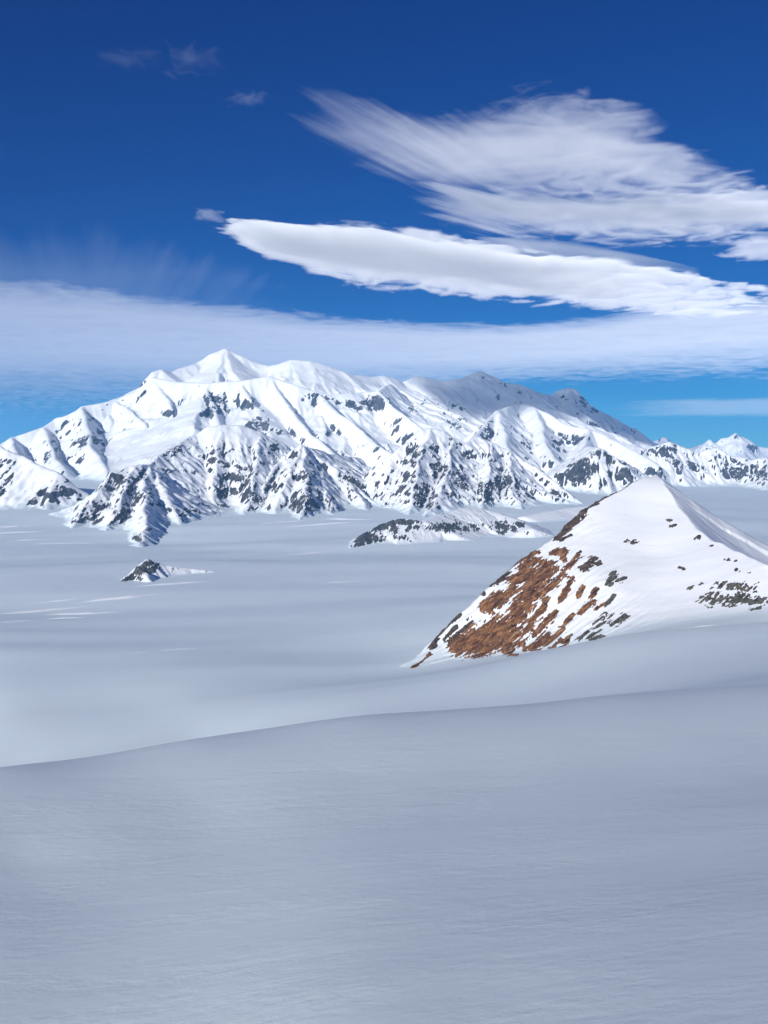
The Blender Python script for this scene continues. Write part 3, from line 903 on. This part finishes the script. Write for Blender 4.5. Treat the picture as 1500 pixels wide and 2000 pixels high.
for spec in [
    # the patch low on the white face, at right
    (1410, 1142, 1470, 1150, 11, OL, 0.75, 'olive grey rock knob low on the white face'), (1395, 1175, 1450, 1165, 14, OL, 1.0, None), (1440, 1172, 1490, 1175, 12, OL, 1.0, None), (1375, 1170, 1395, 1160, 9, OL, 1.2, None),
    (1470, 1190, 1480, 1188, 6, OL, 1.0, None), (1410, 1182, 1432, 1182, 6, OL, .8, None),
    # small stones on the white face
    (1303, 1016, 1309, 1018, 4, BR, 1.0, None), (1312, 1027, 1320, 1026, 4, BR, 1.0, None), (1222, 1058, 1228, 1056, 4, BR, 1.1, None), (1233, 1060, 1242, 1058, 4, BR, 1.1, None), (1355, 1053, 1365, 1049, 4, BR, .9, None), (1388, 1066, 1390, 1066, 3, BR, .6, None),
    (1418, 1094, 1424, 1094, 4, BR, .8, None), (1434, 1094, 1438, 1096, 3, BR, .8, None), (1438, 1114, 1444, 1114, 4, BR, 1.0, None), (1326, 1108, 1336, 1112, 3, BR, 1.0, None), (1462, 1119, 1464, 1119, 3, BR, .6, None),
    (1345, 1150, 1352, 1145, 4, OL, 1.1, None), (1365, 1142, 1372, 1140, 4, OL, 1.1, None),
]:
    outcrop(*spec[:6], brk=spec[6], rise=5.0, aniso=0.2, label=spec[7])

# ------------------------------------------------------------------ snow drifts on the plain; lighter snow paints in part of their sunlight
def drift(px0, py0, px1, py1, wpx, height=1.0, seed=0):
    def g(px, py):
        u, fy, fz = ray(px, py)
        yy = np.linspace(600 if py0 > 1340 else 3800, 13500, 5000)
        kk = yy / fy
        zz = ground_z(u * kk, yy)
        n = int(np.argmax(zz >= HC + fz * kk))
        return np.array([u * kk[n], yy[n]])
    a, b = g(px0, py0), g(px1, py1)
    e = b - a
    ln = np.hypot(*e)
    e /= ln
    nrm = np.array([-e[1], e[0]])
    if nrm[1] < 0:
        nrm = -nrm
    half = wpx * a[1] / FPX * 2.4
    height = 0.27 * half * height
    s = np.linspace(0, 1, 90)
    w = np.linspace(-1, 1, 22)
    Sg, Wg = np.meshgrid(s, w)
    cl = half * 0.5 * gnoise(s * 2.5 + seed, s * 0 + seed, 70)
    tap = np.sin(np.pi * np.clip(s, 0, 1)) ** 1.1 * (0.85 + 0.35 * gnoise(s * 4, s * 0 + seed * 3.1, 71))
    x = a[0] + e[0] * ln * Sg + nrm[0] * (Wg * half * (0.15 + tap) + cl)
    y = a[1] + e[1] * ln * Sg + nrm[1] * (Wg * half * (0.15 + tap) + cl)
    prof = np.where(Wg < 0.1, sstep(-1, 0.1, Wg), 1 - sstep(0.1, 1.0, Wg) * 1.0)
    z = ground_z(x, y) + height * tap * prof - 0.7
    o = mesh_from('snow_drift', np.stack([x, y, z], -1).reshape(-1, 3), grid_quads(*x.shape), SNOW_HILL, snowfield, True, {'fresh': np.clip(tap * prof * 1.6, 0, 1)})
    return o


for n, d in enumerate([(70, 1202, 250, 1195, 6, 7), (85, 1209, 175, 1206, 4, 5), (-30, 1200, 190, 1182, 5, 7), (130, 1180, 330, 1158, 6, 8), (230, 1149, 440, 1133, 5, 7), (-20, 1217, 80, 1211, 3.5, 5), (60, 1180, 170, 1167, 3, 4),
                       (240, 1277, 305, 1272, 2, 3), (295, 1272, 410, 1264, 2.5, 4), (615, 1140, 725, 1133, 2.2, 4), (540, 1086, 660, 1075, 3, 5), (-30, 1043, 100, 1038, 4, 8), (10, 1057, 120, 1052, 3, 7), (50, 1063, 200, 1061, 3, 7), (-20, 1031, 70, 1026, 4, 8),
                       (940, 1388, 1065, 1377, 1.6, 0.7), (500, 1023, 610, 1016, 4, 8), (540, 1031, 710, 1019, 4, 8), (620, 1014, 730, 1015, 4, 8), (1340, 1062, 1500, 1052, 3, 5), (1330, 985, 1460, 978, 4, 5)]):  # the first one here stands for a flat sunlit patch
    drift(*d[:4], d[4], 1.0 if d[5] > 1 else 0.35, seed=n)
# ------------------------------------------------------------------ clouds
SIGMA = 0.003


def vapour():
    m, nt, out, N, L = nodes_of('cloud_vapour')
    pv = N('ShaderNodeVolumePrincipled')
    pv.inputs['Color'].default_value = (0.999, 0.999, 0.999, 1)
    pv.inputs['Density'].default_value = SIGMA
    pv.inputs['Anisotropy'].default_value = -0.42
    L(pv.outputs['Volume'], out.inputs['Volume'])
    return m


VAPOUR = vapour()


def cloud(label, outline, z, tau, seed, n=(220, 80), grow=0.3, ends=(0.1, 0.1), puff=(900.0, 0.5), fine=(260.0, 0.2), streak=None, deep=1.8,
          edge=(1.0, 1.0), cut=0.0, power=1.0, tilt=0.0):
    """a bank of vapour at height z whose thickness comes from its outline and from billows; outline = (pixel column, upper row, lower row)"""
    O = np.array(outline, float)
    s = np.linspace(0, 1, n[0])
    px = O[0, 0] + (O[-1, 0] - O[0, 0]) * s
    top = np.interp(px, O[:, 0], O[:, 1])
    bot = np.interp(px, O[:, 0], O[:, 2])
    for _ in range(10):
        top[1:-1] = (top[:-2] + 2 * top[1:-1] + top[2:]) / 4
        bot[1:-1] = (bot[:-2] + 2 * bot[1:-1] + bot[2:]) / 4
    t = np.linspace(-1 - grow, 1 + grow, n[1])
    mid, hf = (top + bot) / 2, (bot - top) / 2
    PYg = mid[None, :] + t[:, None] * hf[None, :]
    u = (px[None, :] - 750) / FPX + 0 * PYg
    v = (1000 - PYg) / FPX
    fy, fz = CP + SP * v, -SP + CP * v
    Zc = z + tilt * np.clip(t, -1, 1)[:, None] + 0 * PYg
    k = (Zc - HC) / fz
    X, Y = u * k, fy * k
    T_ = t[:, None] + 0 * X
    # upper and lower rim may be blunt (crisp) or thin out slowly
    up = np.clip((1 + T_) * 2.2 / edge[0], -1.2, 1)
    lo = np.clip((1 - T_) * 2.2 / edge[1], -1.2, 1)
    el = np.clip(s / max(ends[0], 1e-3), 0, 1) - 0.6 * (s < ends[0]) * (1 - np.clip(s / max(ends[0], 1e-3), 0, 1))
    er = np.clip((1 - s) / max(ends[1], 1e-3), 0, 1)
    body = np.minimum(np.minimum(up, lo), (np.minimum(el, er) * 1.0)[None, :])
    Yd = Y / deep
    wx = X + 0.45 * puff[0] * fbm(X / puff[0] / 1.7, Yd / puff[0] / 1.7, 3, seed + 3)
    wy = Yd + 0.45 * puff[0] * fbm(X / puff[0] / 1.7 + 9, Yd / puff[0] / 1.7, 3, seed + 4)
    b = puff[1] * (1.1 - 2.2 * np.abs(gnoise(wx / puff[0], wy / puff[0], seed)) - 0.35) + 0.6 * puff[1] * fbm(wx / puff[0] / 2.5, wy / puff[0] / 2.5, 3, seed + 5)
    b = b + fine[1] * fbm(wx / fine[0], wy / fine[0], 4, seed + 1, 0.6)
    if streak is not None:
        ang, ls, lw, ks, side = streak
        c, sn = math.cos(ang), math.sin(ang)
        st = fbm((X * c + Y * sn) / ls, (-X * sn + Y * c) / lw, 5, seed + 8, 0.6)
        w = np.clip((side[1] - s) / (side[1] - side[0]), 0, 1)[None, :] if side else 1.0
        b = b * (1 - 0.8 * w) + ks * st * w
    thin = np.clip(body + b * np.clip(1.2 - np.abs(body), 0.35, 1) - cut, 0, 1.6) ** power
    rim = np.minimum(sstep(-1 - grow, -1 - grow * 0.5, T_), sstep(1 + grow, 1 + grow * 0.5, T_)) * (sstep(0, 0.03, s) * sstep(1, 0.97, s))[None, :]
    thin = thin * rim
    sin_el = fz / np.sqrt(u * u + fy * fy + fz * fz)
    th = tau * thin * sin_el / SIGMA + 0.05
    m = th.size
    up_v = np.stack([X, Y, Zc + 0.6 * th], -1).reshape(-1, 3)
    dn_v = np.stack([X, Y, Zc - 0.4 * th], -1).reshape(-1, 3)
    q = grid_quads(n[1], n[0])
    # only where there is vapour
    full = (thin > 0.004)
    fq = (full[:-1, :-1] | full[:-1, 1:] | full[1:, 1:] | full[1:, :-1]).ravel()
    q = q[fq]
    e = np.concatenate([q[:, [0, 1]], q[:, [1, 2]], q[:, [2, 3]], q[:, [3, 0]]])
    key = np.sort(e, 1)
    key = key[:, 0].astype(np.int64) * m + key[:, 1]
    _, first, cnt = np.unique(key, return_index=True, return_counts=True)
    be = e[first[cnt == 1]]
    rimq = np.stack([be[:, 1], be[:, 0], be[:, 0] + m, be[:, 1] + m], -1)
    allq = np.concatenate([q, q[:, ::-1] + m, rimq])
    used, inv = np.unique(allq.ravel(), return_inverse=True)
    org = np.array([X.mean(), Y.mean(), z])
    V = np.concatenate([up_v, dn_v])[used] - org
    o = mesh_from('cloud', V, inv.reshape(-1, 4), VAPOUR, None, True)
    o.location = org
    tag(o, label, 'cloud')
    return o


cloud('long smooth lens-shaped white cloud stretching over the big mountain',
      [(385, 430, 446), (450, 427, 468), (520, 432, 502), (600, 436, 530), (700, 437, 558), (800, 447, 570), (900, 465, 578), (1000, 482, 590), (1100, 496, 598), (1200, 506, 610), (1300, 524, 618), (1400, 546, 618), (1520, 562, 612)],
      4680, 5.0, 1, n=(320, 100), ends=(0.12, 0.5), puff=(1100, 0.2), fine=(420, 0.16), edge=(1.4, 1.9), power=1.5, deep=1.6, tilt=170)
cloud('big rippled white cloud fanning out high at upper right',
      [(540, 170, 235), (620, 180, 280), (700, 195, 325), (820, 222, 368), (900, 215, 388), (1000, 188, 400), (1100, 178, 405), (1200, 192, 408), (1280, 235, 405), (1350, 285, 385), (1480, 335, 375)],
      8600, 1.0, 2, n=(320, 140), ends=(0.45, 0.3), puff=(1700, 0.42), fine=(650, 0.22), streak=(1.07, 16000, 900, 0.34, (0.3, 0.65)), edge=(2.0, 2.0), cut=-0.05, power=1.8, deep=1.0)
cloud('thin translucent fan of streaks trailing left from the rippled cloud',
      [(500, 165, 205), (600, 175, 265), (700, 195, 318), (800, 225, 362), (900, 255, 385), (1020, 285, 395)],
      9100, 0.4, 13, n=(200, 100), ends=(0.4, 0.5), puff=(2500, 0.3), fine=(900, 0.15), streak=(1.07, 16000, 1500, 0.42, None), edge=(2.4, 2.0), power=1.6)
cloud('flat feathered white cloud streak between the rippled cloud and the lens cloud',
      [(760, 360, 385), (850, 358, 428), (950, 366, 452), (1050, 374, 468), (1200, 378, 474), (1350, 370, 470), (1500, 366, 470), (1640, 362, 474)],
      8000, 1.5, 3, n=(300, 80), ends=(0.22, 0.05), puff=(1500, 0.40), fine=(600, 0.2), streak=(0.82, 12000, 800, 0.45, (0.2, 0.55)), edge=(1.4, 2.4), cut=-0.12, power=1.6, deep=1.0)
cloud('thin grey veil edge lying just above the lens cloud',
      [(860, 464, 482), (1000, 464, 508), (1120, 470, 524), (1250, 494, 536), (1370, 526, 552)], 6900, 0.9, 4, n=(160, 40), ends=(.3, .3), puff=(1500, 0.4), fine=(400, .25), streak=(0.57, 12000, 900, .4, None), edge=(1.2, 1.2))
cloud('wide pale grey cloud bank spanning the sky behind the mountains',
      [(-420, 528, 815), (-200, 532, 812), (0, 542, 808), (180, 558, 800), (400, 588, 790), (600, 613, 775), (800, 630, 762), (1000, 634, 748), (1150, 622, 742), (1300, 596, 738), (1500, 575, 735), (1700, 565, 735), (2000, 560, 735)],
      8200, 0.85, 5, n=(300, 120), ends=(0.02, 0.02), puff=(3000, 0.22), fine=(1100, 0.16), edge=(0.9, 2.0), deep=1.0)
cloud('narrow pale cloud bar low above the rocky range at right',
      [(1130, 793, 808), (1250, 781, 813), (1400, 777, 814), (1600, 775, 814), (1800, 775, 814)], 6500, 0.35, 6, n=(120, 40), ends=(.35, .02), puff=(6000, 0.2), fine=(1500, .15), edge=(1, 1))
cloud('faint wispy veil of falling streaks above the cloud bank at left',
      [(-250, 425, 610), (0, 425, 605), (120, 440, 605), (250, 460, 612), (400, 498, 628), (600, 560, 645)], 9200, 0.12, 7, n=(220, 80), ends=(0.02, 0.5), puff=(5000, 0.6), fine=(1500, .3), streak=(1.85, 40000, 1500, 0.34, None), edge=(2.6, 0.8), cut=0.0, power=1.4)
cloud('small faint wisp with a tail in the deep blue upper sky', [(290, 85, 150), (360, 80, 150), (460, 90, 140)], 10500, 0.10, 8, n=(80, 60), ends=(.5, .5), puff=(900, 0.5), fine=(350, .3), edge=(2.3, 2.3), cut=.1, power=1.8)
cloud('faint thin wisp nearest the upper left corner of the sky', [(140, 98, 134), (230, 95, 140), (320, 92, 134)], 10500, 0.06, 9, n=(80, 50), ends=(.5, .5), puff=(900, 0.5), fine=(350, .3), edge=(2.3, 2.3), cut=.1, power=1.8)
cloud('tiny faint wisp beside the left tip of the rippled cloud', [(425, 172, 210), (480, 176, 206), (540, 175, 205)], 10000, 0.14, 10, n=(70, 40), ends=(.5, .5), puff=(700, 0.5), fine=(300, .3), edge=(2.3, 2.3), cut=.1, power=1.8)
cloud('tiny white scrap off the left tip of the lens cloud', [(372, 406, 428), (405, 408, 430), (440, 414, 434)], 4900, 0.25, 11, n=(50, 30), ends=(.4, .4), puff=(400, 0.5), fine=(150, .3), edge=(1.3, 1.3))
cloud('soft pale cloud patch at the right border below the feathered streak', [(1370, 476, 504), (1450, 464, 508), (1560, 456, 504), (1660, 454, 504)], 8400, 0.9, 12, n=(80, 40), ends=(.3, .02), puff=(1500, 0.5), fine=(400, .3), edge=(1.2, 1.2))

# ------------------------------------------------------------------ the air
def haze_box():
    m, nt, out, N, L = nodes_of('haze')
    pv = N('ShaderNodeVolumePrincipled')
    pv.inputs['Color'].default_value = (0.21, 0.56, 1.0, 1)
    pv.inputs['Density'].default_value = 0.000011
    pv.inputs['Anisotropy'].default_value = 0.0
    L(pv.outputs['Volume'], out.inputs['Volume'])
    x0, x1, y0, y1, z0, z1 = -61000, 61000, -500, 96000, -60, 3400
    v = np.array([(x, y, z) for z in (z0, z1) for y in (y0, y1) for x in (x0, x1)])
    q = np.array([(0, 2, 3, 1), (4, 5, 7, 6), (0, 1, 5, 4), (2, 6, 7, 3), (0, 4, 6, 2), (1, 3, 7, 5)])
    o = mesh_from('haze', v, q, m, None, False)
    tag(o, 'thin blue air between the camera and the far mountains', 'haze', 'stuff')


haze_box()
